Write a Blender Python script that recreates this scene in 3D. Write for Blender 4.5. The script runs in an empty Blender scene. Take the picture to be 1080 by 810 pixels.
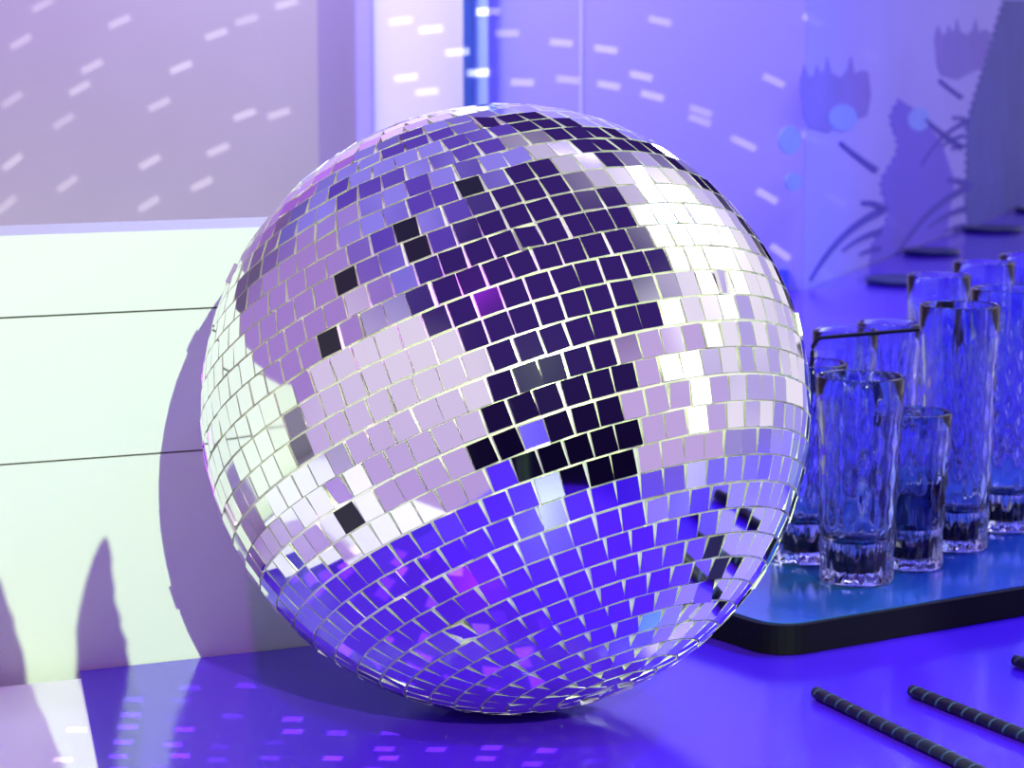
import bpy, bmesh, math, random
from mathutils import Vector, Matrix
from mathutils.geometry import tessellate_polygon
random.seed(11)
C = bpy.context.scene.collection
S = bpy.context.scene
R_ = math.radians

# ---------------------------------------------------------------- camera
F_PX, PITCH, CAM = 2600.0, R_(8.0), Vector((0, 0, 0.3317))
cd = bpy.data.cameras.new('camera'); cam = bpy.data.objects.new('camera', cd); C.objects.link(cam)
cam.location = CAM; cam.rotation_euler = (math.pi/2 - PITCH, 0, 0)
cd.sensor_width = 36; cd.lens = F_PX/1080*36; cd.clip_start = .01
cd.dof.use_dof = True; cd.dof.focus_distance = 1.12; cd.dof.aperture_fstop = 24
S.camera = cam
FW = Vector((0, math.cos(PITCH), -math.sin(PITCH))); UP = Vector((0, math.sin(PITCH), math.cos(PITCH))); RT = Vector((1, 0, 0))
def ray(px, py): return (FW + RT*((px-540)/F_PX) + UP*((405-py)/F_PX)).normalized()
def on_plane(px, py, p0, n):
    d = ray(px, py); t = (Vector(p0)-CAM).dot(n)/d.dot(n); return CAM + d*t
def on_z(px, py, z=0): return on_plane(px, py, (0, 0, z), Vector((0, 0, 1)))

# ---------------------------------------------------------------- colour management
S.view_settings.view_transform = 'Standard'; S.view_settings.look = 'None'
S.view_settings.gamma = 1; S.view_settings.use_curve_mapping = False
S.view_settings.exposure = 0.0

# ---------------------------------------------------------------- node helper
class N:
    def __init__(s, tree): s.t = tree
    def new(s, typ, **kw):
        n = s.t.nodes.new(typ)
        for k, v in kw.items(): setattr(n, k, v)
        return n
    def put(s, sock, v):
        if isinstance(v, bpy.types.NodeSocket): s.t.links.new(v, sock)
        else: sock.default_value = v
    def m(s, op, a, b=0.0, c=None):
        n = s.new('ShaderNodeMath', operation=op); s.put(n.inputs[0], a); s.put(n.inputs[1], b)
        if c is not None: s.put(n.inputs[2], c)
        return n.outputs[0]
    def ss(s, v, a, b, o0=0.0, o1=1.0):
        n = s.new('ShaderNodeMapRange', interpolation_type='SMOOTHSTEP'); n.clamp = True
        s.put(n.inputs[0], v); n.inputs[1].default_value = a; n.inputs[2].default_value = b
        n.inputs[3].default_value = o0; n.inputs[4].default_value = o1
        return n.outputs[0]
    def mix(s, f, a, b):
        n = s.new('ShaderNodeMix', data_type='RGBA'); s.put(n.inputs[0], f); s.put(n.inputs[6], a); s.put(n.inputs[7], b)
        return n.outputs[2]
    def box(s, x, y, x0, x1, y0, y1, sx, sy):
        a = s.m('MULTIPLY', s.ss(x, x0-sx, x0+sx), s.ss(x, x1-sx, x1+sx, 1, 0))
        b = s.m('MULTIPLY', s.ss(y, y0-sy, y0+sy), s.ss(y, y1-sy, y1+sy, 1, 0))
        return s.m('MULTIPLY', a, b)
def c4(r, g, b): return (r, g, b, 1)

# ---------------------------------------------------------------- world: the rest of the club room around the counter
w = bpy.data.worlds.new('club_room'); S.world = w; w.use_nodes = True; w.node_tree.nodes.clear()
n = N(w.node_tree)
tc = n.new('ShaderNodeTexCoord'); sp = n.new('ShaderNodeSeparateXYZ'); n.put(sp.inputs[0], tc.outputs['Generated'])
az = n.m('MULTIPLY', n.m('ARCTAN2', sp.outputs[0], n.m('MULTIPLY', sp.outputs[1], -1.0)), 180/math.pi)   # 0 = behind camera, + right
el = n.m('MULTIPLY', n.m('ARCSINE', sp.outputs[2]), 180/math.pi)
no = n.new('ShaderNodeTexNoise'); n.put(no.inputs['Vector'], tc.outputs['Generated']); no.inputs['Scale'].default_value = 5.0
nz = no.outputs[0]
col = n.mix(n.ss(el, -10, 40), c4(.004, .002, .02), c4(.040, .016, .16))                      # dim indigo room
up_l = n.box(az, el, -200, -48, 24, 80, 10, 8)
col = n.mix(up_l, col, n.mix(n.ss(nz, .42, .58), c4(.12, .06, .50), c4(.30, .24, .90)))
side_l = n.box(az, el, -130, -62, -40, 45, 6, 8)
col = n.mix(side_l, col, c4(.40, .24, .66))
winA = n.box(az, el, -74, -9, -45, 36, 1.2, 3)                                               # tall pale wall lit by daylight
col = n.mix(winA, col, n.mix(n.ss(el, -25, 30), c4(.52, .36, .78), c4(.82, .72, .92)))
winB = n.box(az, el, 47, 86, -45, 26, 1.2, 2)
col = n.mix(winB, col, c4(.58, .42, .80))
winB2 = n.box(az, el, 84, 158, -30, 40, 3, 5)
col = n.mix(winB2, col, n.mix(n.ss(nz, .4, .6), c4(.50, .42, .85), c4(.92, .85, 1.0)))
band = n.box(az, el, 122, 178, 50, 67, 8, 3)
col = n.mix(band, col, c4(.60, .52, .78))
lamp = n.box(az, el, 98, 146, 22, 50, 5, 4)
col = n.mix(lamp, col, c4(3.2, 3.1, 3.2))
slit = n.box(az, el, 70, 77, -5, 40, 1.5, 3)
col = n.mix(slit, col, c4(2.5, 2.5, 2.7))
bg = n.new('ShaderNodeBackground'); n.put(bg.inputs[0], col); bg.inputs[1].default_value = 0.95
out = n.new('ShaderNodeOutputWorld'); n.put(out.inputs[0], bg.outputs[0])

# ---------------------------------------------------------------- layout
RB = 0.15
BALL = Vector((0, 0, RB))
lo, hi = .8, 2.0                                         # distance at which the ball looks 320 px in radius
for _ in range(40):
    mid = (lo+hi)/2
    d = (Vector((0, mid, RB))-CAM).length
    if F_PX*math.tan(math.asin(RB/d)) > 322.5: lo = mid
    else: hi = mid
BALL.y = lo; BALL.x = (533.5-540)/F_PX*lo
P0 = on_z(205, 694)
EA = R_(25.0); E1 = Vector((math.cos(EA), math.sin(EA), 0)); E2 = Vector((-math.sin(EA), math.cos(EA), 0))
dist = (BALL-P0).dot(-E2)
print('ball', BALL, 'P0', P0, 'dist to partition', dist)
if dist < RB+.001: P0 = P0 + E2*(RB+.001-dist)
def uv(u, v, z=0): return P0 + E1*u + E2*v + Vector((0, 0, z))
WY = on_z(700, 306).y
CORNER = Vector((on_z(846, 306).x, WY, 0))
FARR = on_z(1100, 209)
WDIR = (FARR-CORNER).normalized(); WN = Vector((WDIR.y, -WDIR.x, 0))

# ---------------------------------------------------------------- lights
def aim(o, target):
    o.rotation_euler = (Vector(target)-o.location).to_track_quat('-Z', 'Y').to_euler()
def spot(name, loc, target, power, color, deg, blend, size):
    l = bpy.data.lights.new(name, 'SPOT'); l.energy = power; l.color = color; l.spot_size = R_(deg); l.spot_blend = blend; l.shadow_soft_size = size
    o = bpy.data.objects.new(name, l); C.objects.link(o); o.location = loc; aim(o, target); return o
def area(name, loc, target, power, color, sx, sy):
    l = bpy.data.lights.new(name, 'AREA'); l.shape = 'RECTANGLE'; l.size = sx; l.size_y = sy; l.energy = power; l.color = color
    o = bpy.data.objects.new(name, l); C.objects.link(o); o.location = loc; aim(o, target); return o
KD = Vector((-.32, .88, -.43)).normalized()
KT = uv(-.12, 0, .06)
KEY = KT - KD*3.0
spot('daylight_key', KEY, KT, 470, (.76, 1.0, .55), 21, .12, .003)
spot('blue_led_counter', (.8, 1.5, 1.1), (.35, 1.35, 0), 45, (.02, .12, 1.0), 70, .6, .05)
spot('blue_led_far', (1.0, 3.3, 1.1), (.55, 3.0, 0), 30, (.02, .30, 1.0), 60, .8, .03)
area('rim_gleam_fill', (.48, WY-.12, .60), (.27, 1.4, .13), .50, (.86, .90, 1.0), .14, .03)  # added unseen light for gleams on the glass rims
spot('rim_glint_fill', (.42, 1.75, .75), (.27, 1.4, .1), 7, (.8, .88, 1.0), 50, .5, .012)  # small spot added to put glints on the glasses
spot('violet_led_front', (-.25, .2, 1.3), (-.1, 1.05, 0), 42, (.48, .02, 1.0), 60, .8, .03)
area('blue_led_wall', (.9, WY-.9, 1.9), (.6, WY, .3), 30, (.42, .38, 1.0), 1.2, .3)
area('wall_low_fill', (-.75, WY-.4, -.15), (-.72, WY, .16), 2.2, (.90, 1.0, .80), 1.0, .05)  # added fill hidden behind the bench, whitens the lower left wall
area('lilac_led_wall', (-.75, WY-.55, 1.15), (-.75, WY, .42), 8, (.52, .02, 1.0), .9, .2)
area('white_led_jamb', (-.28, WY-.5, 1.0), (-.14, WY, .4), 7.0, (.85, .9, 1.0), .15, .3)

# added patterned spot above the ball imitates dashes from the mirror tiles
DOTS = [(45,5),(126,23),(22,44),(97,70),(84,93),(13,105),(67,128),(13,171),(71,194),(7,216),(191,71),(168,110),(158,171),(157,215),
        (228,36),(260,21),(302,4),(258,121),(294,120),(230,158),(213,194),
        (422,22),(454,31),(482,55),(428,82),(450,97),(515,12),(535,35),(505,77),(551,87),(592,45),(639,52),(599,84),(642,90),(696,22),
        (676,80),(688,101),(739,117),(738,127),(782,150),
        (857,21),(816,85),(919,59),(962,39),(1000,68),(857,146),(939,141),(1002,136),(786,152),(809,207),(882,211),(993,215),(945,236),
        (823,266),(874,292),(1078,79)]
def wall_pt(px, py):
    p = on_plane(px, py, (0, WY, 0), Vector((0, 1, 0)))
    if p.x > CORNER.x: p = on_plane(px, py, CORNER, WN)
    return p
LP = Vector((BALL.x, BALL.y+.03, 2*RB+.03))
sp_o = spot('added_dash_spot', LP, LP+Vector((.12, 1, -.02)), 110, (1, .97, .95), 75, .1, 0.0)
ld = sp_o.data; ld.use_nodes = True; n = N(ld.node_tree); n.t.nodes.clear()
Minv = sp_o.rotation_euler.to_matrix().inverted()
def loc2(p):
    v = Minv @ (p-LP); return Vector((v.x/-v.z, v.y/-v.z, 0))
tc = n.new('ShaderNodeTexCoord'); sx = n.new('ShaderNodeSeparateXYZ'); n.put(sx.inputs[0], tc.outputs['Normal'])
az_ = n.m('ABSOLUTE', sx.outputs[2])
cb = n.new('ShaderNodeCombineXYZ'); n.put(cb.inputs[0], n.m('DIVIDE', sx.outputs[0], az_)); n.put(cb.inputs[1], n.m('DIVIDE', sx.outputs[1], az_))
acc = None
rd = random.Random(3)
for (px, py) in DOTS:
    k = .62 if px < 540 else .85
    a = math.atan2(k*(540-px), 600-py)
    c = loc2(wall_pt(px, py)); e = loc2(wall_pt(px+13*math.cos(a), py-13*math.sin(a)))
    f = loc2(wall_pt(px-4*math.sin(a), py-4*math.cos(a)))
    mp = n.new('ShaderNodeMapping', vector_type='TEXTURE'); n.put(mp.inputs[0], cb.outputs[0])
    mp.inputs[1].default_value = c; mp.inputs[2].default_value = (0, 0, math.atan2((e-c).y, (e-c).x)); mp.inputs[3].default_value = ((e-c).length, (f-c).length, 1)
    sz = n.new('ShaderNodeSeparateXYZ'); n.put(sz.inputs[0], mp.outputs[0])
    d = n.m('MAXIMUM', n.m('ABSOLUTE', sz.outputs[0]), n.m('ABSOLUTE', sz.outputs[1]))
    v = n.ss(d, .75, 1.1, rd.uniform(.6, 1.0), 0.0)
    acc = v if acc is None else n.m('MAXIMUM', acc, v)
em = n.new('ShaderNodeEmission'); n.put(em.inputs[1], acc); ou = n.new('ShaderNodeOutputLight'); n.put(ou.inputs[0], em.outputs[0])
# second added spot, patterned to imitate smaller dashes on the table
LT = Vector((BALL.x-.10, BALL.y-.30, .30))
so = spot('added_sparkle_spot', LT, (LT.x+.01, LT.y+.20, 0), 26, (1, .7, 1), 42, .5, 0.0)
n = N(so.data.node_tree) if so.data.use_nodes else None
so.data.use_nodes = True; n = N(so.data.node_tree); n.t.nodes.clear()
tc = n.new('ShaderNodeTexCoord'); sx = n.new('ShaderNodeSeparateXYZ'); n.put(sx.inputs[0], tc.outputs['Normal'])
az_ = n.m('ABSOLUTE', sx.outputs[2]); cb = n.new('ShaderNodeCombineXYZ')
n.put(cb.inputs[0], n.m('DIVIDE', sx.outputs[0], az_)); n.put(cb.inputs[1], n.m('DIVIDE', sx.outputs[1], az_))
mp = n.new('ShaderNodeMapping'); n.put(mp.inputs[0], cb.outputs[0]); mp.inputs[3].default_value = (15, 21, 1); mp.inputs[2].default_value = (0, 0, 0)
SPARK_MAP = mp
vo = n.new('ShaderNodeTexVoronoi', voronoi_dimensions='2D', distance='CHEBYCHEV'); n.put(vo.inputs['Vector'], mp.outputs[0]); vo.inputs['Scale'].default_value = 1.0; vo.inputs['Randomness'].default_value = .45
vs = n.new('ShaderNodeSeparateColor'); n.put(vs.inputs[0], vo.outputs['Color'])
br = n.m('MULTIPLY', n.ss(vo.outputs['Distance'], .14, .22, 1, 0), n.ss(vs.outputs[0], .15, .8))
em = n.new('ShaderNodeEmission'); n.put(em.inputs[1], br); ou = n.new('ShaderNodeOutputLight'); n.put(ou.inputs[0], em.outputs[0])

# ---------------------------------------------------------------- materials
def mat(name, col, rough=.5, metal=0, var=.06, scale=8, bump=0, bscale=60, spec=.5, **kw):
    m = bpy.data.materials.new(name); m.use_nodes = True; t = m.node_tree; n = N(t); b = t.nodes['Principled BSDF']
    tc = n.new('ShaderNodeTexCoord'); no = n.new('ShaderNodeTexNoise'); n.put(no.inputs['Vector'], tc.outputs['Object']); no.inputs['Scale'].default_value = scale
    lo_ = tuple(c*(1-var) for c in col); hi_ = tuple(min(1, c*(1+var)) for c in col)
    n.put(b.inputs['Base Color'], n.mix(no.outputs[0], c4(*lo_), c4(*hi_)))
    b.inputs['Roughness'].default_value = rough; b.inputs['Metallic'].default_value = metal; b.inputs['Specular IOR Level'].default_value = spec
    if bump:
        n2 = n.new('ShaderNodeTexNoise'); n.put(n2.inputs['Vector'], tc.outputs['Object']); n2.inputs['Scale'].default_value = bscale
        bp = n.new('ShaderNodeBump'); bp.inputs['Strength'].default_value = bump; bp.inputs['Distance'].default_value = .001
        n.put(bp.inputs['Height'], n2.outputs[0]); n.put(b.inputs['Normal'], bp.outputs[0])
    for k, v in kw.items(): b.inputs[k.replace('_', ' ')].default_value = v
    return m
M_wallL = mat('pale_lilac_plaster', (.42, .40, .43), .8)
M_wallS = mat('mauve_paint', (.30, .26, .42), .7)
M_wallW = mat('white_gloss_paint', (.82, .82, .86), .5)
M_wallB = mat('periwinkle_panel', (.40, .37, .96), .6, var=.1, scale=2)
M_wallR = mat('light_offset_periwinkle_panel', (.34, .30, .94), .6, var=.2, scale=2)  # same panel, colour deepened to offset pale room light on this wall
M_trimD = mat('deep_blue_edge', (.05, .12, .45), .3)
M_trimC = mat('pale_blue_edge', (.45, .62, .85), .25)
M_base = mat('deep_blue_skirting', (.08, .12, .75), .5)
M_seat = mat('light_boosted_leatherette', (.86, .88, .83), .5, var=.01)  # seat colour lightened to make up for weak grazing key light
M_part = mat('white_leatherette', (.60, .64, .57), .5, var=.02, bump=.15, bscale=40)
M_table = mat('glossy_blue_lacquer', (.075, .014, .62), .15, var=.15, scale=10, bump=.05, bscale=25, spec=.5, IOR=1.75)
M_mirror = mat('silver_mirror_glass', (.93, .92, .95), .035, 1, var=.02, scale=50)
M_grout = mat('silver_grout', (.85, .83, .70), .35, .5, var=.2, scale=120)
M_black = mat('black_lacquer', (.003, .002, .006), .55, spec=.12)
M_traytop = mat('dark_blue_glass_top', (.02, .10, .36), .12, var=.2, spec=.9)
M_refraction = mat('dark_refraction', (.004, .004, .02), .08, var=.2)
M_straw = mat('black_paper', (.004, .008, .014), .55)
M_band = mat('dark_green_foil_band', (.04, .10, .12), .35)
M_leafm = mat('slate_blue_shape', (.09, .10, .45), .8, var=.2, scale=12)
M_leaft = mat('dusky_violet_shape', (.22, .17, .66), .8, var=.15, scale=10)
M_leaff = mat('indigo_shape', (.08, .06, .50), .8, var=.12, scale=10)
M_leafl = mat('sky_blue_shape', (.26, .34, .98), .8, var=.1, scale=12)
M_green = mat('dark_palm_leaf', (.03, .09, .03), .5)
M_pot = mat('grey_concrete_pot', (.2, .2, .2), .8)
M_floor = mat('dark_floor', (.02, .015, .04), .5)
M_seam = mat('dark_seam_thread', (.06, .06, .05), .7)
mg = bpy.data.materials.new('clear_crystal'); mg.use_nodes = True; b = mg.node_tree.nodes['Principled BSDF']
b.inputs['Transmission Weight'].default_value = 1; b.inputs['Roughness'].default_value = .02; b.inputs['IOR'].default_value = 1.42; b.inputs['Base Color'].default_value = (.70, .76, 1, 1)
M_glass = mg

# ---------------------------------------------------------------- mesh helpers
def obj(name, bm, m, parent=None, smooth=False):
    me = bpy.data.meshes.new(name); bmesh.ops.recalc_face_normals(bm, faces=bm.faces); bm.to_mesh(me); bm.free()
    for p in me.polygons: p.use_smooth = smooth
    for k in (m if isinstance(m, (list, tuple)) else [m]): me.materials.append(k)
    o = bpy.data.objects.new(name, me); C.objects.link(o)
    if parent: o.parent = parent
    return o
def tag(o, label=None, cat=None, group=None, kind=None):
    if label: o['label'] = label
    if cat: o['category'] = cat
    if group: o['group'] = group
    if kind: o['kind'] = kind
    return o
def empty(name, loc=(0, 0, 0), rz=0):
    o = bpy.data.objects.new(name, None); C.objects.link(o); o.location = loc; o.rotation_euler = (0, 0, rz); o.empty_display_size = .02; return o
def prism(bm, pts, z0, z1):
    """closed prism over an XY outline"""
    a = [bm.verts.new((p[0], p[1], z0)) for p in pts]; b_ = [bm.verts.new((p[0], p[1], z1)) for p in pts]
    tri = tessellate_polygon([[Vector((p[0], p[1], 0)) for p in pts]])
    for t in tri:
        try: bm.faces.new([a[i] for i in t]); bm.faces.new([b_[i] for i in t])
        except ValueError: pass
    for i in range(len(pts)):
        j = (i+1) % len(pts); bm.faces.new((a[i], a[j], b_[j], b_[i]))
def slab(bm, pts3, nrm, th):
    """closed thin solid from a planar outline in 3-D"""
    nrm = Vector(nrm)*th
    a = [bm.verts.new(p) for p in pts3]; b_ = [bm.verts.new(Vector(p)+nrm) for p in pts3]
    for t in tessellate_polygon([[Vector(p) for p in pts3]]):
        try: bm.faces.new([a[i] for i in t]); bm.faces.new([b_[i] for i in t])
        except ValueError: pass
    for i in range(len(pts3)):
        j = (i+1) % len(pts3); bm.faces.new((a[i], a[j], b_[j], b_[i]))
def bevel(bm, w_, seg=3, ang=40):
    es = [e for e in bm.edges if len(e.link_faces) == 2 and e.calc_face_angle(0) > R_(ang)]
    bmesh.ops.bevel(bm, geom=es, offset=w_, segments=seg, profile=.5, affect='EDGES')
def tube(bm, pts, r, seg=10, closed=False):
    rings = []
    L = len(pts)
    for i, p in enumerate(pts):
        p = Vector(p); a = Vector(pts[i-1]) if (i > 0 or closed) else p; c = Vector(pts[(i+1) % L]) if (i < L-1 or closed) else p
        t = (c-a).normalized(); u = t.cross(Vector((0.013, .021, 1))); u = u if u.length > .05 else t.cross(Vector((1, 0, 0))); u.normalize(); v = t.cross(u)
        rr = r[i] if isinstance(r, (list, tuple)) else r
        rings.append([bm.verts.new(p+(u*math.cos(2*math.pi*k/seg)+v*math.sin(2*math.pi*k/seg))*rr) for k in range(seg)])
    for i in range(L if closed else L-1):
        A, B = rings[i], rings[(i+1) % L]
        for k in range(seg): bm.faces.new((A[k], A[(k+1) % seg], B[(k+1) % seg], B[k]))
    if not closed: bm.faces.new(rings[0]); bm.faces.new(list(reversed(rings[-1])))
def lathe(bm, prof, seg=64, mod=None):
    rings = []
    for (r, z, k) in prof:
        if r < 1e-6: rings.append([bm.verts.new((0, 0, z))]); continue
        rings.append([bm.verts.new(((r+(mod(i, z)*k if mod else 0))*math.cos(2*math.pi*i/seg), (r+(mod(i, z)*k if mod else 0))*math.sin(2*math.pi*i/seg), z)) for i in range(seg)])
    for A, B in zip(rings, rings[1:]):
        for i in range(seg):
            j = (i+1) % seg
            if len(A) == 1: bm.faces.new((A[0], B[i], B[j]))
            elif len(B) == 1: bm.faces.new((A[i], B[0], A[j]))
            else: bm.faces.new((A[i], B[i], B[j], A[j]))

# ---------------------------------------------------------------- setting
WT, WB = 1.25, -.75
def wall_strip(name, px0, px1, m, off=0.0, th=.05, kind='structure'):
    bm = bmesh.new(); x0 = on_plane(px0, 150, (0, WY, 0), Vector((0, 1, 0))).x; x1 = on_plane(px1, 150, (0, WY, 0), Vector((0, 1, 0))).x
    prism(bm, [(x0, WY-off), (x1, WY-off), (x1, WY+th), (x0, WY+th)], WB, WT)
    return tag(obj(name, bm, m), kind=kind)
bm = bmesh.new(); xl = on_plane(336, 150, (0, WY, 0), Vector((0, 1, 0))).x
prism(bm, [(-2.2, WY), (xl, WY), (xl, WY+.05), (-2.2, WY+.05)], WB, WT); tag(obj('wall_left', bm, M_wallL), kind='structure')
wall_strip('trim_1', 336, 378, M_wallS, .0)
wall_strip('trim_2', 378, 394, M_wallB, .03)
wall_strip('trim_3', 394, 489.5, M_wallW, .02)
wall_strip('trim_4', 489.5, 498, M_trimD, .045)
wall_strip('trim_5', 498, 503, mat('mid_blue_edge', (.2, .35, .8), .3), .035)
wall_strip('trim_6', 503, 515, M_trimC, .03)
bm = bmesh.new(); x0 = on_plane(515, 150, (0, WY, 0), Vector((0, 1, 0))).x
far = CORNER+WDIR*2.6
prism(bm, [(x0, WY), (CORNER.x, WY), (CORNER.x-.06, WY+.05), (x0, WY+.05)], WB, WT)
tag(obj('wall_back', bm, M_wallB), kind='structure')
bm = bmesh.new(); prism(bm, [(CORNER.x+.0005, WY+.0003), (far.x, far.y), (far.x-.05*WN.x, far.y-.05*WN.y), (CORNER.x-.05*WN.x, WY+.05)], WB, WT)
tag(obj('wall_right', bm, M_wallR), kind='structure')
bm = bmesh.new(); q0 = Vector((on_z(600, 306).x, WY-.012, 0)); q1 = CORNER - Vector((0.02, .012, 0)); q2 = on_z(915, 288)
prism(bm, [(q0.x, WY-.012), (q1.x, WY-.012), (q1.x, WY-.001), (q0.x, WY-.001)], 0.001, .028); tag(obj('baseboard_right', bm, M_base), kind='structure')
bm = bmesh.new(); prism(bm, [(-.42, .12), (3.5, .12), (3.5, 7), (-2.2, 7), (-2.2, 1.2), (-.42, 1.2)], WB-.03, WB); tag(obj('floor', bm, M_floor), kind='structure')
# shallow groove lines between wall panels
for px in (611,):
    wall_strip('trim_7', px, px+3, mat('panel_joint', (.62, .62, .98), .5), .002, .001)

# low white panelled partition the ball leans on
PT = .232
uA, uB, th = -1.2, .19, .07
root = empty('panelled_bench', uv(-.2, .035, WB)); tag(root, 'low white bench with a panelled back and two horizontal seams, left behind the mirror ball', 'bench')
def to_local(o, r=None):
    o.matrix_parent_inverse = Matrix.Translation(-(r or root).location); return o
z_s = []
for (px, py) in ((115, 330), (115, 482)):
    z_s.append(on_plane(px, py, P0, E2).z)
bands = [(PT, z_s[0]), (z_s[0], z_s[1]), (z_s[1], WB)]
for (zt, zb) in bands:
    bm = bmesh.new(); prism(bm, [uv(uA, 0)[:2], uv(uB, 0)[:2], uv(uB, th)[:2], uv(uA, th)[:2]], zb+.0005, zt-.0005)
    bevel(bm, .002 if zt != PT else .006, 3); to_local(obj('panel', bm, M_part, root, False))
for z in z_s:
    bm = bmesh.new(); prism(bm, [uv(uA, .0012)[:2], uv(uB, .0012)[:2], uv(uB, th-.002)[:2], uv(uA, th-.002)[:2]], z-.001, z+.001)
    to_local(obj('seam', bm, M_seam, root))

sA = on_z(90, 713)-E1*.0015; sB = sA+(on_z(109, 812)-on_z(90, 713))*5.0
bm = bmesh.new(); prism(bm, [sA[:2], uv(-1.2, -.001)[:2], uv(-1.2, -.30)[:2], (sA+(sB-sA)*.5)[:2]], -.12, -.001); bevel(bm, .002, 2)
to_local(obj('seat', bm, M_seat, root))
# blue lacquered counter
uL = (on_z(90, 713)-P0).dot(E1)
vF = -.72
bm = bmesh.new()
pts = [uv(uL, -.001), on_z(90, 713)+(on_z(109, 812)-on_z(90, 713))*5.0, uv(1.9, vF), uv(2.8, 3.5), FARR+WDIR*.35+WN*.004, CORNER+WN*.004-Vector((0.002, .002, 0)), Vector((uv(uB+.01, th).x+.02, WY-.002, 0)), uv(uB+.002, th+.01), uv(uB+.002, -.001)]
prism(bm, [p[:2] for p in pts], -.035, 0); bevel(bm, .002, 2, 50)
tag(obj('countertop', bm, M_table), 'glossy blue violet countertop under the mirror ball and tray', 'countertop')

# ---------------------------------------------------------------- mirror ball
root = empty('mirror_ball', (BALL.x, BALL.y, 0)); tag(root, 'big silver mirror ball leaning on the white panelled bench back', 'mirror ball')
ZB = -FW
pole = (RT*.328 - UP*.902 + ZB*.28).normalized()       # lower pole, turned a little to the camera
u_ = pole.cross(Vector((0, 0, 1))).normalized(); v_ = pole.cross(u_)
Cc = Vector((0, 0, RB))
bm = bmesh.new(); bmesh.ops.create_uvsphere(bm, u_segments=96, v_segments=48, radius=RB-.0017)
bmesh.ops.translate(bm, verts=bm.verts, vec=Cc); obj('ball_core', bm, M_grout, root, True)
rows = 38; hrow = math.pi*RB/rows; tw = .01185; gap = .00105; tt = .0016
DARK_REFL = [(375, 298), (345, 348), (330, 388), (368, 546), (486, 200), (441, 240), (436, 270), (752, 590)]   # tiles painted black in place of dark reflections
bm = bmesh.new(); rb = random.Random(5)
for i in range(rows):
    lat = math.pi*(i+.5)/rows - math.pi/2 + rb.gauss(0, .0006)
    cl = math.cos(lat); nt = max(4, round(2*math.pi*RB*cl/tw)); ph = rb.uniform(0, 6.28); drift = 0
    wv = 2*math.pi*RB*cl/nt
    for j in range(nt):
        lon = ph + 2*math.pi*j/nt + rb.gauss(0, .0016/max(cl, .2))
        nn = (u_*math.cos(lon) + v_*math.sin(lon))*cl - pole*math.sin(lat)
        east = (-u_*math.sin(lon) + v_*math.cos(lon)); north = nn.cross(east)
        q = rb.random(); sg = R_(.75) if q < .86 else (R_(2.4) if q < .972 else R_(9))
        nn2 = (nn + east*rb.gauss(0, sg) + north*rb.gauss(0, sg)).normalized()
        e_ = (east - nn2*east.dot(nn2)).normalized(); no_ = nn2.cross(e_)
        rot = rb.gauss(0, R_(1.0)); e2 = e_*math.cos(rot)+no_*math.sin(rot); n2_ = no_*math.cos(rot)-e_*math.sin(rot)
        hw = (wv-gap)/2; hh = (hrow-gap)/2
        sh = cl/ max(.15, math.cos(lat + (hrow/2/RB if lat > 0 else -hrow/2/RB)))  # keep flat tiles from overlapping near the poles
        ctr = Cc + nn*(RB-.0002)
        kn = 1-(1-math.cos(lat+hrow/2/RB)/cl)*.9; ks = 1-(1-math.cos(lat-hrow/2/RB)/cl)*.9
        kn, ks = min(kn, 1.25), min(ks, 1.25)
        top = [ctr+e2*a*hw*(kn if b2 > 0 else ks)+n2_*b2*hh for a, b2 in ((-1, -1), (1, -1), (1, 1), (-1, 1))]
        bot = [p-nn2*tt for p in top]
        view = (ctr+Vector((BALL.x, BALL.y, 0)))-CAM; dep = view.dot(FW)
        tx_, ty_ = 540+view.dot(RT)/dep*F_PX, 405-view.dot(UP)/dep*F_PX
        dark_refl = nn.dot(FW) < 0 and any(abs(tx_-a)+abs(ty_-b_) < 16.5 for a, b_ in DARK_REFL)
        tv = [bm.verts.new(p) for p in top]; bv = [bm.verts.new(p) for p in bot]
        ft = bm.faces.new(tv)
        if dark_refl: ft.material_index = 2
        for k in range(4): bm.faces.new((tv[(k+1) % 4], tv[k], bv[k], bv[(k+1) % 4])).material_index = 1
M_edge = mat('tile_glass_edge', (.9, .92, .78), .2, .8, var=.1)
M_dark_refl = mat('dark_reflection_tile', (.006, .006, .01), .3)  # black face colour imitates a dark reflection
me_o = obj('mirror_tiles', bm, [M_mirror, M_edge, M_dark_refl], root)
# hanging eye at the far pole
bm = bmesh.new()
cap = Cc - pole*(RB+.001)
tube(bm, [cap+pole*.003, cap-pole*.005], .016, 24)
obj('hanging_cap', bm, M_grout, root)

# ---------------------------------------------------------------- tray
def rrect(cx, cy, hx, hy, r, ang, seg=8):
    pts = []
    for k, (sx_, sy_) in enumerate(((1, 1), (-1, 1), (-1, -1), (1, -1))):
        for s_ in range(seg+1):
            a = math.pi/2*(k+s_/seg); pts.append((sx_*(hx-r)+r*math.cos(a), sy_*(hy-r)+r*math.sin(a)))
    ca, sa = math.cos(ang), math.sin(ang)
    return [(cx+x*ca-y*sa, cy+x*sa+y*ca) for x, y in pts]
T0 = on_z(828, 694); T1 = on_z(1080, 650); ta = math.atan2((T1-T0).y, (T1-T0).x)
tx = Vector((math.cos(ta), math.sin(ta), 0)); ty = Vector((-math.sin(ta), math.cos(ta), 0))
TL, TW, TH = .50, .27, .0165
tc_ = T0 + tx*(TL/2-.006) + ty*(TW/2)
root = empty('serving_tray', tc_, ta); tag(root, 'black serving tray with rounded corners, right of the mirror ball, under the glasses', 'tray')
bm = bmesh.new(); prism(bm, rrect(0, 0, TL/2, TW/2, .022, 0), .0005, TH); bevel(bm, .0015, 2, 50); obj('tray_body', bm, M_black, root, False)
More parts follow.
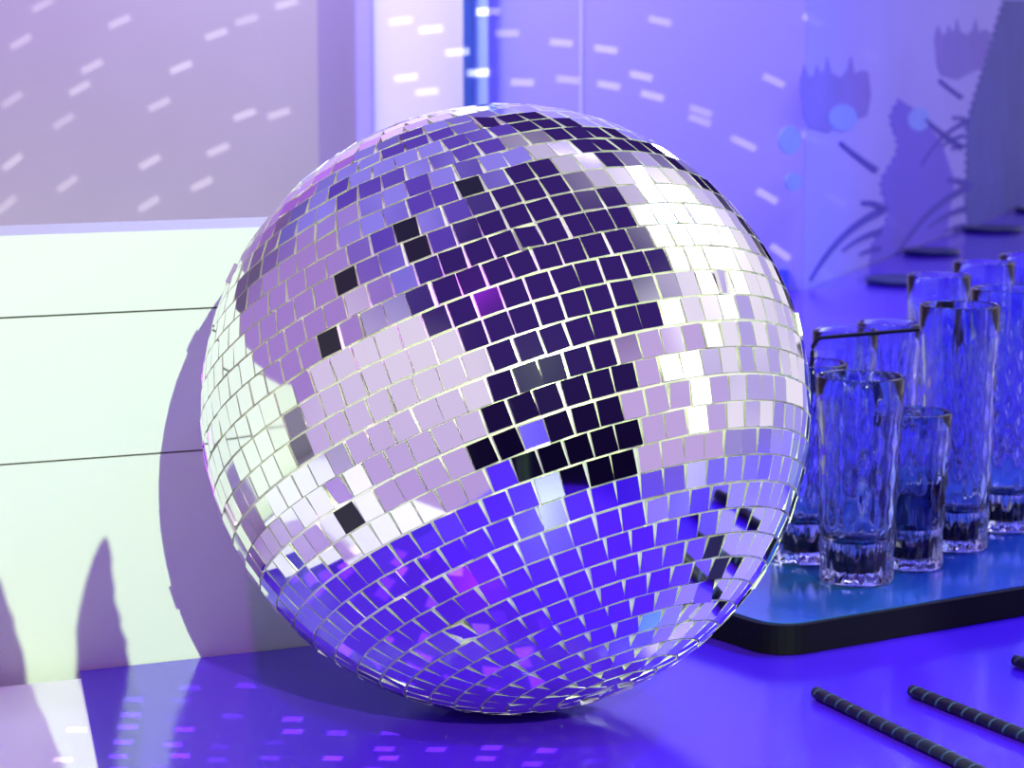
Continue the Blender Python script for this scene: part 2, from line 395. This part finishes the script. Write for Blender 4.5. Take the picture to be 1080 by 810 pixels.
bm = bmesh.new(); prism(bm, rrect(0, 0, TL/2-.004, TW/2-.004, .019, 0), TH, TH+.0006); obj('tray_surface', bm, M_traytop, root)

# ---------------------------------------------------------------- crystal glasses
def make_glass(h, r, label):
    g = empty('crystal_glass'); tag(g, label, 'glass')
    NR = 20; seg = NR*6
    def mod(i, z): return -.0008*abs(math.sin(math.pi*i/6)) - .0006*abs(math.sin(math.pi*i/12+z*150)) - .0006*abs(math.sin(math.pi*i/12-z*150))
    prof = [(0, .0002, 0), (r*.80, .0002, 0), (r*.86, .002, 0), (r*.87, .008, 1), (r*.88, .02, 1.0)]
    for k in range(1, 48): prof.append((r*(.88+.12*k/48), .02+(h*.80-.02)*k/48, 1.0))
    prof += [(r*.99, h*.86, 0), (r+.0003, h-.0006, 0), (r-.0002, h, 0), (r-.0017, h, 0), (r-.0020, h-.0006, 0), (r*.99-.0020, h*.86, 0), (r*.91-.001, h*.7, 0), (r*.86-.001, h*.3, 0), (r*.80-.001, .030, 0), (r*.66, .0245, 0), (0, .0235, 0)]
    bm = bmesh.new(); lathe(bm, prof, seg, mod); obj('bowl', bm, M_glass, g, True)
    # added dark star, imitates the tray rim refracted in the thick base
    bm = bmesh.new(); NP = 9
    bot = []; topv = []
    for k in range(NP*2):
        a = math.pi*k/NP; rr = r*.56 if k % 2 == 0 else r*.42
        bot.append((rr*.75*math.cos(a), rr*.75*math.sin(a), .006)); topv.append((rr*math.cos(a), rr*math.sin(a), .0195 if k % 2 == 0 else .012))
    A = [bm.verts.new(p) for p in bot]; B = [bm.verts.new(p) for p in topv]; c0 = bm.verts.new((0, 0, .005)); c1 = bm.verts.new((0, 0, .0125))
    for k in range(NP*2):
        j = (k+1) % (NP*2); bm.faces.new((A[k], A[j], B[j], B[k])); bm.faces.new((A[j], A[k], c0)); bm.faces.new((B[k], B[j], c1))
    obj('refraction_star', bm, M_refraction, g)
    return g
def copy_tree(o, parent=None):
    c = o.copy(); C.objects.link(c)
    if parent: c.parent = parent
    for ch in list(o.children): copy_tree(ch, c)
    return c
GL = [ # px, base py, height, radius, label
 (903, 612, .121, .0255, 'short cut crystal glass nearest the front, its whole front clear of the others'),
 (848, 590, .121, .0240, 'cut crystal glass at the tray corner, half hidden by the mirror ball'),
 (960, 597, .094, .0225, 'lowest cut crystal glass, just right of the frontmost one'),
 (1006, 577, .152, .0245, 'tall cut crystal glass in the front row, right of the lowest glass'),
 (1058, 557, .156, .0245, 'tall cut crystal glass at the right edge of the picture, front row'),
 (888, 543, .124, .0215, 'short crystal glass behind the black wire loop, near the mirror ball'),
 (934, 530, .124, .0215, 'short crystal glass behind the lowest glass and the wire loop'),
 (985, 512, .150, .0220, 'tall crystal glass in the back row, leftmost of the high ones'),
 (1032, 497, .154, .0220, 'tall crystal glass in the back row, middle of the high ones'),
 (1079, 483, .154, .0220, 'tall crystal glass in the back row, cut by the right picture edge'),
]
protos = {}
for k, (px, py, h, r, lab) in enumerate(GL):
    p = on_z(px, py, TH+.0006)
    key = (h, r)
    if key in protos: g = copy_tree(protos[key])
    else: g = make_glass(h, r, lab); protos[key] = g
    g['label'] = lab; g['group'] = 'cut crystal glasses on the black tray'
    g.location = (p.x, p.y, TH+.0007); g.rotation_euler = (0, 0, k*.37)

# black wire loop rack standing among the glasses
pA = on_z(856, 572, TH); yl = pA.y
q = lambda px, py: on_plane(px, py, pA, ty)
loopz = TH+.0022
path = []
a0 = q(857, 350); base0 = Vector((a0.x, a0.y, loopz)); e0 = q(1010, 345); base1 = Vector((e0.x, e0.y, loopz))
topz = q(880, 355).z
hor = (base1-base0).normalized(); rr = .008
def arc(c, a_from, a_to): return [c + hor*rr*math.cos(a) + Vector((0, 0, 1))*rr*math.sin(a) for a in [a_from+(a_to-a_from)*k/6 for k in range(7)]]
cL = Vector((base0.x, base0.y, 0))+hor*rr; cR = Vector((base1.x, base1.y, 0))-hor*rr
path = arc(cL+Vector((0, 0, topz-rr)), math.pi, math.pi/2)+arc(cR+Vector((0, 0, topz-rr)), math.pi/2, 0)+arc(cR+Vector((0, 0, loopz+rr)), 0, -math.pi/2)+arc(cL+Vector((0, 0, loopz+rr)), -math.pi/2, -math.pi)
bm = bmesh.new(); tube(bm, path, .0013, 8, True)
tag(obj('wire_rack', bm, M_black, None, True), 'thin black wire loop with rounded corners standing among the glasses', 'rack')

# ---------------------------------------------------------------- coasters at the back of the counter
CO = [(866, 322, .050, 'small dark coaster at the back of the counter, closest to the mirror ball'),
      (958, 299, .060, 'widest dark coaster, just left above the back glasses'),
      (975, 268, .040, 'dark coaster at the back of the counter, second up the slanting row'),
      (1008, 243, .042, 'dark coaster at the back of the counter, third up the slanting row'),
      (1062, 222, .062, 'farthest dark coaster, cut by the right edge of the picture')]
for px, py, r, lab in CO[1:]:
    p = on_z(px, py); r *= 1.0
    k = p.y/3.3*.95
    dw = (p-CORNER).dot(WN)
    if dw < r*k+.008: p = p + WN*(r*k+.008-dw)
    bm = bmesh.new(); lathe(bm, [(0, .0006, 0), (r*k*.95, .0006, 0), (r*k, .003, 0), (r*k, .007, 0), (r*k*.96, .008, 0), (r*k*.85, .006, 0), (0, .006, 0)], 40)
    o = obj('coaster', bm, mat('dark_teal_coaster', (.01, .02, .12), .4), None, True); o.location = (p.x, p.y, 0); tag(o, lab, 'coaster', 'dark coasters at the back of the counter')

# ---------------------------------------------------------------- straws
def straw(pa, pb, lab):
    r = .0031; a = on_z(*pa, r); b_ = on_z(*pb, r); dd = (b_-a).normalized(); L = max(.2, (b_-a).length)
    root = empty('paper_straw', (a.x, a.y, 0)); tag(root, lab, 'straw', 'black straws on the counter')
    o = Vector((0, 0, r+.0003)); bm = bmesh.new()
    up_ = Vector((0, 0, 1)); sd = dd.cross(up_)
    seg = 16; ri = r*.8; L0 = 0
    rings = []
    for (t, rr) in ((0, ri), (0, r), (L, r), (L, ri)):
        rings.append([bm.verts.new(o+dd*t+(sd*math.cos(2*math.pi*k/seg)+up_*math.sin(2*math.pi*k/seg))*rr) for k in range(seg)])
    for i in range(4):
        A, B = rings[i], rings[(i+1) % 4]
        for k in range(seg): bm.faces.new((A[k], A[(k+1) % seg], B[(k+1) % seg], B[k]))
    obj('tube', bm, M_straw, root, True)
    bm = bmesh.new(); turns = int(L/.011)                    # spiral stripe wound round the paper
    nst = turns*10; wd = .0016; prev = None
    for i in range(nst+1):
        t = .002+(L-.006)*i/nst; a_ = 2*math.pi*i/10
        off = (sd*math.cos(a_)+up_*math.sin(a_))*(r+.00018)
        cur = (bm.verts.new(o+dd*t+off), bm.verts.new(o+dd*(t+wd)+off))
        if prev: bm.faces.new((prev[0], prev[1], cur[1], cur[0]))
        prev = cur
    obj('stripe', bm, M_band, root, True)
straw((861, 731), (1075, 835), 'black striped straw nearest the front, starting below the tray corner')
straw((962, 729), (1120, 792), 'black striped straw second from the front on the blue counter')
straw((1071, 697), (1200, 738), 'black striped straw whose tip just enters at the right edge of the picture')

# ---------------------------------------------------------------- flat palm shapes on the blue wall
palm_root = empty('palm_shapes', (CORNER.x, CORNER.y, 0)); tag(palm_root, 'dusky palm leaf shapes on the blue wall above the glasses', 'wall print')
def on_wall(px, py, lift):
    p = wall_pt(px, py)
    nrm = Vector((0, -1, 0)) if p.x <= CORNER.x and abs(p.y-WY) < 1e-4 else WN
    if nrm.dot(CAM-p) < 0: nrm = -nrm
    return p + nrm*lift, nrm
def decal(name, pts, m, lift=.0015):
    if pts[0][0] < 1e9:
        ps = [on_plane(x, y, CORNER, WN) if DEC_OBL else on_plane(x, y, (0, WY, 0), Vector((0, 1, 0))) for x, y in pts]
    nrm = WN if DEC_OBL else Vector((0, -1, 0))
    if nrm.dot(CAM-ps[0]) < 0: nrm = -nrm
    bm = bmesh.new(); slab(bm, [p+nrm*.0004 for p in ps], nrm, lift)
    o = obj(name, bm, m, palm_root); o.matrix_parent_inverse = Matrix.Translation(-palm_root.location); return o
def stroke(pts, w0, w1):
    """tapered stroke along a pixel polyline, returned as outline"""
    L = []; Rr = []
    n_ = len(pts)
    for i, (x, y) in enumerate(pts):
        a = pts[max(0, i-1)]; b_ = pts[min(n_-1, i+1)]; dx, dy = b_[0]-a[0], b_[1]-a[1]; l = math.hypot(dx, dy); w = w0+(w1-w0)*i/(n_-1)
        L.append((x-dy/l*w/2, y+dx/l*w/2)); Rr.append((x+dy/l*w/2, y-dx/l*w/2))
    return L+Rr[::-1]
def bez(p0, p1, p2, k=9):
    return [((1-t)**2*p0[0]+2*t*(1-t)*p1[0]+t*t*p2[0], (1-t)**2*p0[1]+2*t*(1-t)*p1[1]+t*t*p2[1]) for t in [i/k for i in range(k+1)]]
DEC_OBL = True
# serrated dark trunk-like bands
def base_y(x): return 306+(209-306)*(x-846)/(1100-846)
def band(x_left, xr, y0, y1, m, lift, slant=0):
    pts = []; y = y0; k = 0
    while y <= y1:
        pts.append((x_left(y)+(3.5 if k % 2 else 0), y)); y += 4.5; k += 1
    x1 = xr(y1); pts[-1] = (pts[-1][0], base_y(pts[-1][0])-1)
    pts += [(min(x1, 1098), base_y(x1)-1)]
    if slant: pts += [(1006, 190), (992, 150), (968, 118)]
    else: pts += [(min(xr(y0), 1098), y0)]
    return decal('dark_band', pts, m, lift)
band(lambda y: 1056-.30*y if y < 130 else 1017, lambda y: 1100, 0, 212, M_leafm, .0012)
band(lambda y: 946-(y-104)*.15+6*math.sin(y*.09), lambda y: 1012-(y-150)*.12, 104, 270, mat('violet_shape', (.17, .12, .72), .8), .0010, 1)
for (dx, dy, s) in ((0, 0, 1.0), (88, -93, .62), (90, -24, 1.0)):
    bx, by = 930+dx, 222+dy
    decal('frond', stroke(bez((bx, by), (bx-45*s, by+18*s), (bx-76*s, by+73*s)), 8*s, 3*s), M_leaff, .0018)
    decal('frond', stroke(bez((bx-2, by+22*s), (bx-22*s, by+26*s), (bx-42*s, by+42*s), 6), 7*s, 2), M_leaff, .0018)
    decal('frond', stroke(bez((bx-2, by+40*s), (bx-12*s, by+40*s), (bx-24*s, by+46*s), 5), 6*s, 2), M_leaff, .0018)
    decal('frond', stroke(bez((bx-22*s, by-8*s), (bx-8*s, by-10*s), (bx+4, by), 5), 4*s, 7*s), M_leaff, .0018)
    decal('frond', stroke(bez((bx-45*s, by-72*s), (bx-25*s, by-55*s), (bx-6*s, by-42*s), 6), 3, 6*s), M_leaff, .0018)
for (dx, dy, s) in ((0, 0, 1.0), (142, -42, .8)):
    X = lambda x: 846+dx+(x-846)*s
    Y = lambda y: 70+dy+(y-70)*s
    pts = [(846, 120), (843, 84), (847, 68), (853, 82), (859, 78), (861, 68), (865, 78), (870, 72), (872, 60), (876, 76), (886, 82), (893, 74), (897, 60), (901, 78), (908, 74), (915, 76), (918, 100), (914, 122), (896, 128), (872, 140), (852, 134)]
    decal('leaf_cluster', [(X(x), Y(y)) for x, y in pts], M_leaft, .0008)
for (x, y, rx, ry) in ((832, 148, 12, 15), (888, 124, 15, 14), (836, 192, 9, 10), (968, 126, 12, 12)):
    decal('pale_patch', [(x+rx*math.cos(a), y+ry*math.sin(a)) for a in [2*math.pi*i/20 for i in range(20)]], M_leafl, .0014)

# ---------------------------------------------------------------- floor palm beside the camera, its leaves shade the backrest
def shade_outline(pxs, yplane):
    res = []
    for (px, py) in pxs:
        p = on_plane(px, py, P0, E2)
        if p.z < 0: p = on_z(px, py)
        d = KEY-p; t = (yplane-p.y)/d.y; res.append(p+d*t)
    return res
YL = .28
plant = None
tipA = [(110, 566), (104, 575), (97, 592), (90, 615), (84, 640), (80, 662), (81, 690), (86, 720), (95, 760), (104, 800), (112, 850), (135, 850), (150, 780), (146, 735), (141, 706), (133, 685), (134, 678), (126, 660), (128, 655), (120, 632), (121, 622), (117, 600), (118, 590), (114, 572)]
tipB = [(-60, 560), (0, 612), (8, 640), (14, 652), (16, 668), (24, 688), (27, 706), (36, 726), (40, 742), (50, 760), (56, 778), (70, 812), (82, 850), (-120, 850), (-120, 600)]
oa = shade_outline(tipA, YL); ob = shade_outline(tipB, YL)
base = Vector((min(p.x for p in oa+ob)+.12, YL, WB))
plant = empty('floor_palm', base); tag(plant, 'floor palm with broad leaves standing in front of the counter, outside the picture', 'plant')
for oo in (oa, ob):
    bm = bmesh.new(); slab(bm, oo, (0, 1, 0), .0006); o = obj('leaf', bm, M_green, plant); o.matrix_parent_inverse = Matrix.Translation(-base)
    lowp = min(oo, key=lambda p: p.z); xs = sorted(oo, key=lambda p: p.z)[:2]; mid = (xs[0]+xs[1])/2
    bm = bmesh.new(); tube(bm, [mid+Vector((0, 0, .004)), (mid*.6+(base+Vector((0, 0, .2)))*.4)+Vector((.02, 0, 0)), base+Vector((0, 0, .2))], [.002, .004, .005], 8)
    o = obj('stem', bm, M_green, plant, True); o.matrix_parent_inverse = Matrix.Translation(-base)
bm = bmesh.new(); lathe(bm, [(0, .001, 0), (.09, .001, 0), (.12, .22, 0), (.11, .22, 0), (.10, .19, 0), (0, .19, 0)], 32); obj('pot', bm, M_pot, plant, True)
print('leafA', oa[0], 'x range', min(p.x for p in oa), max(p.x for p in oa), 'B', min(p.x for p in ob), max(p.x for p in ob))
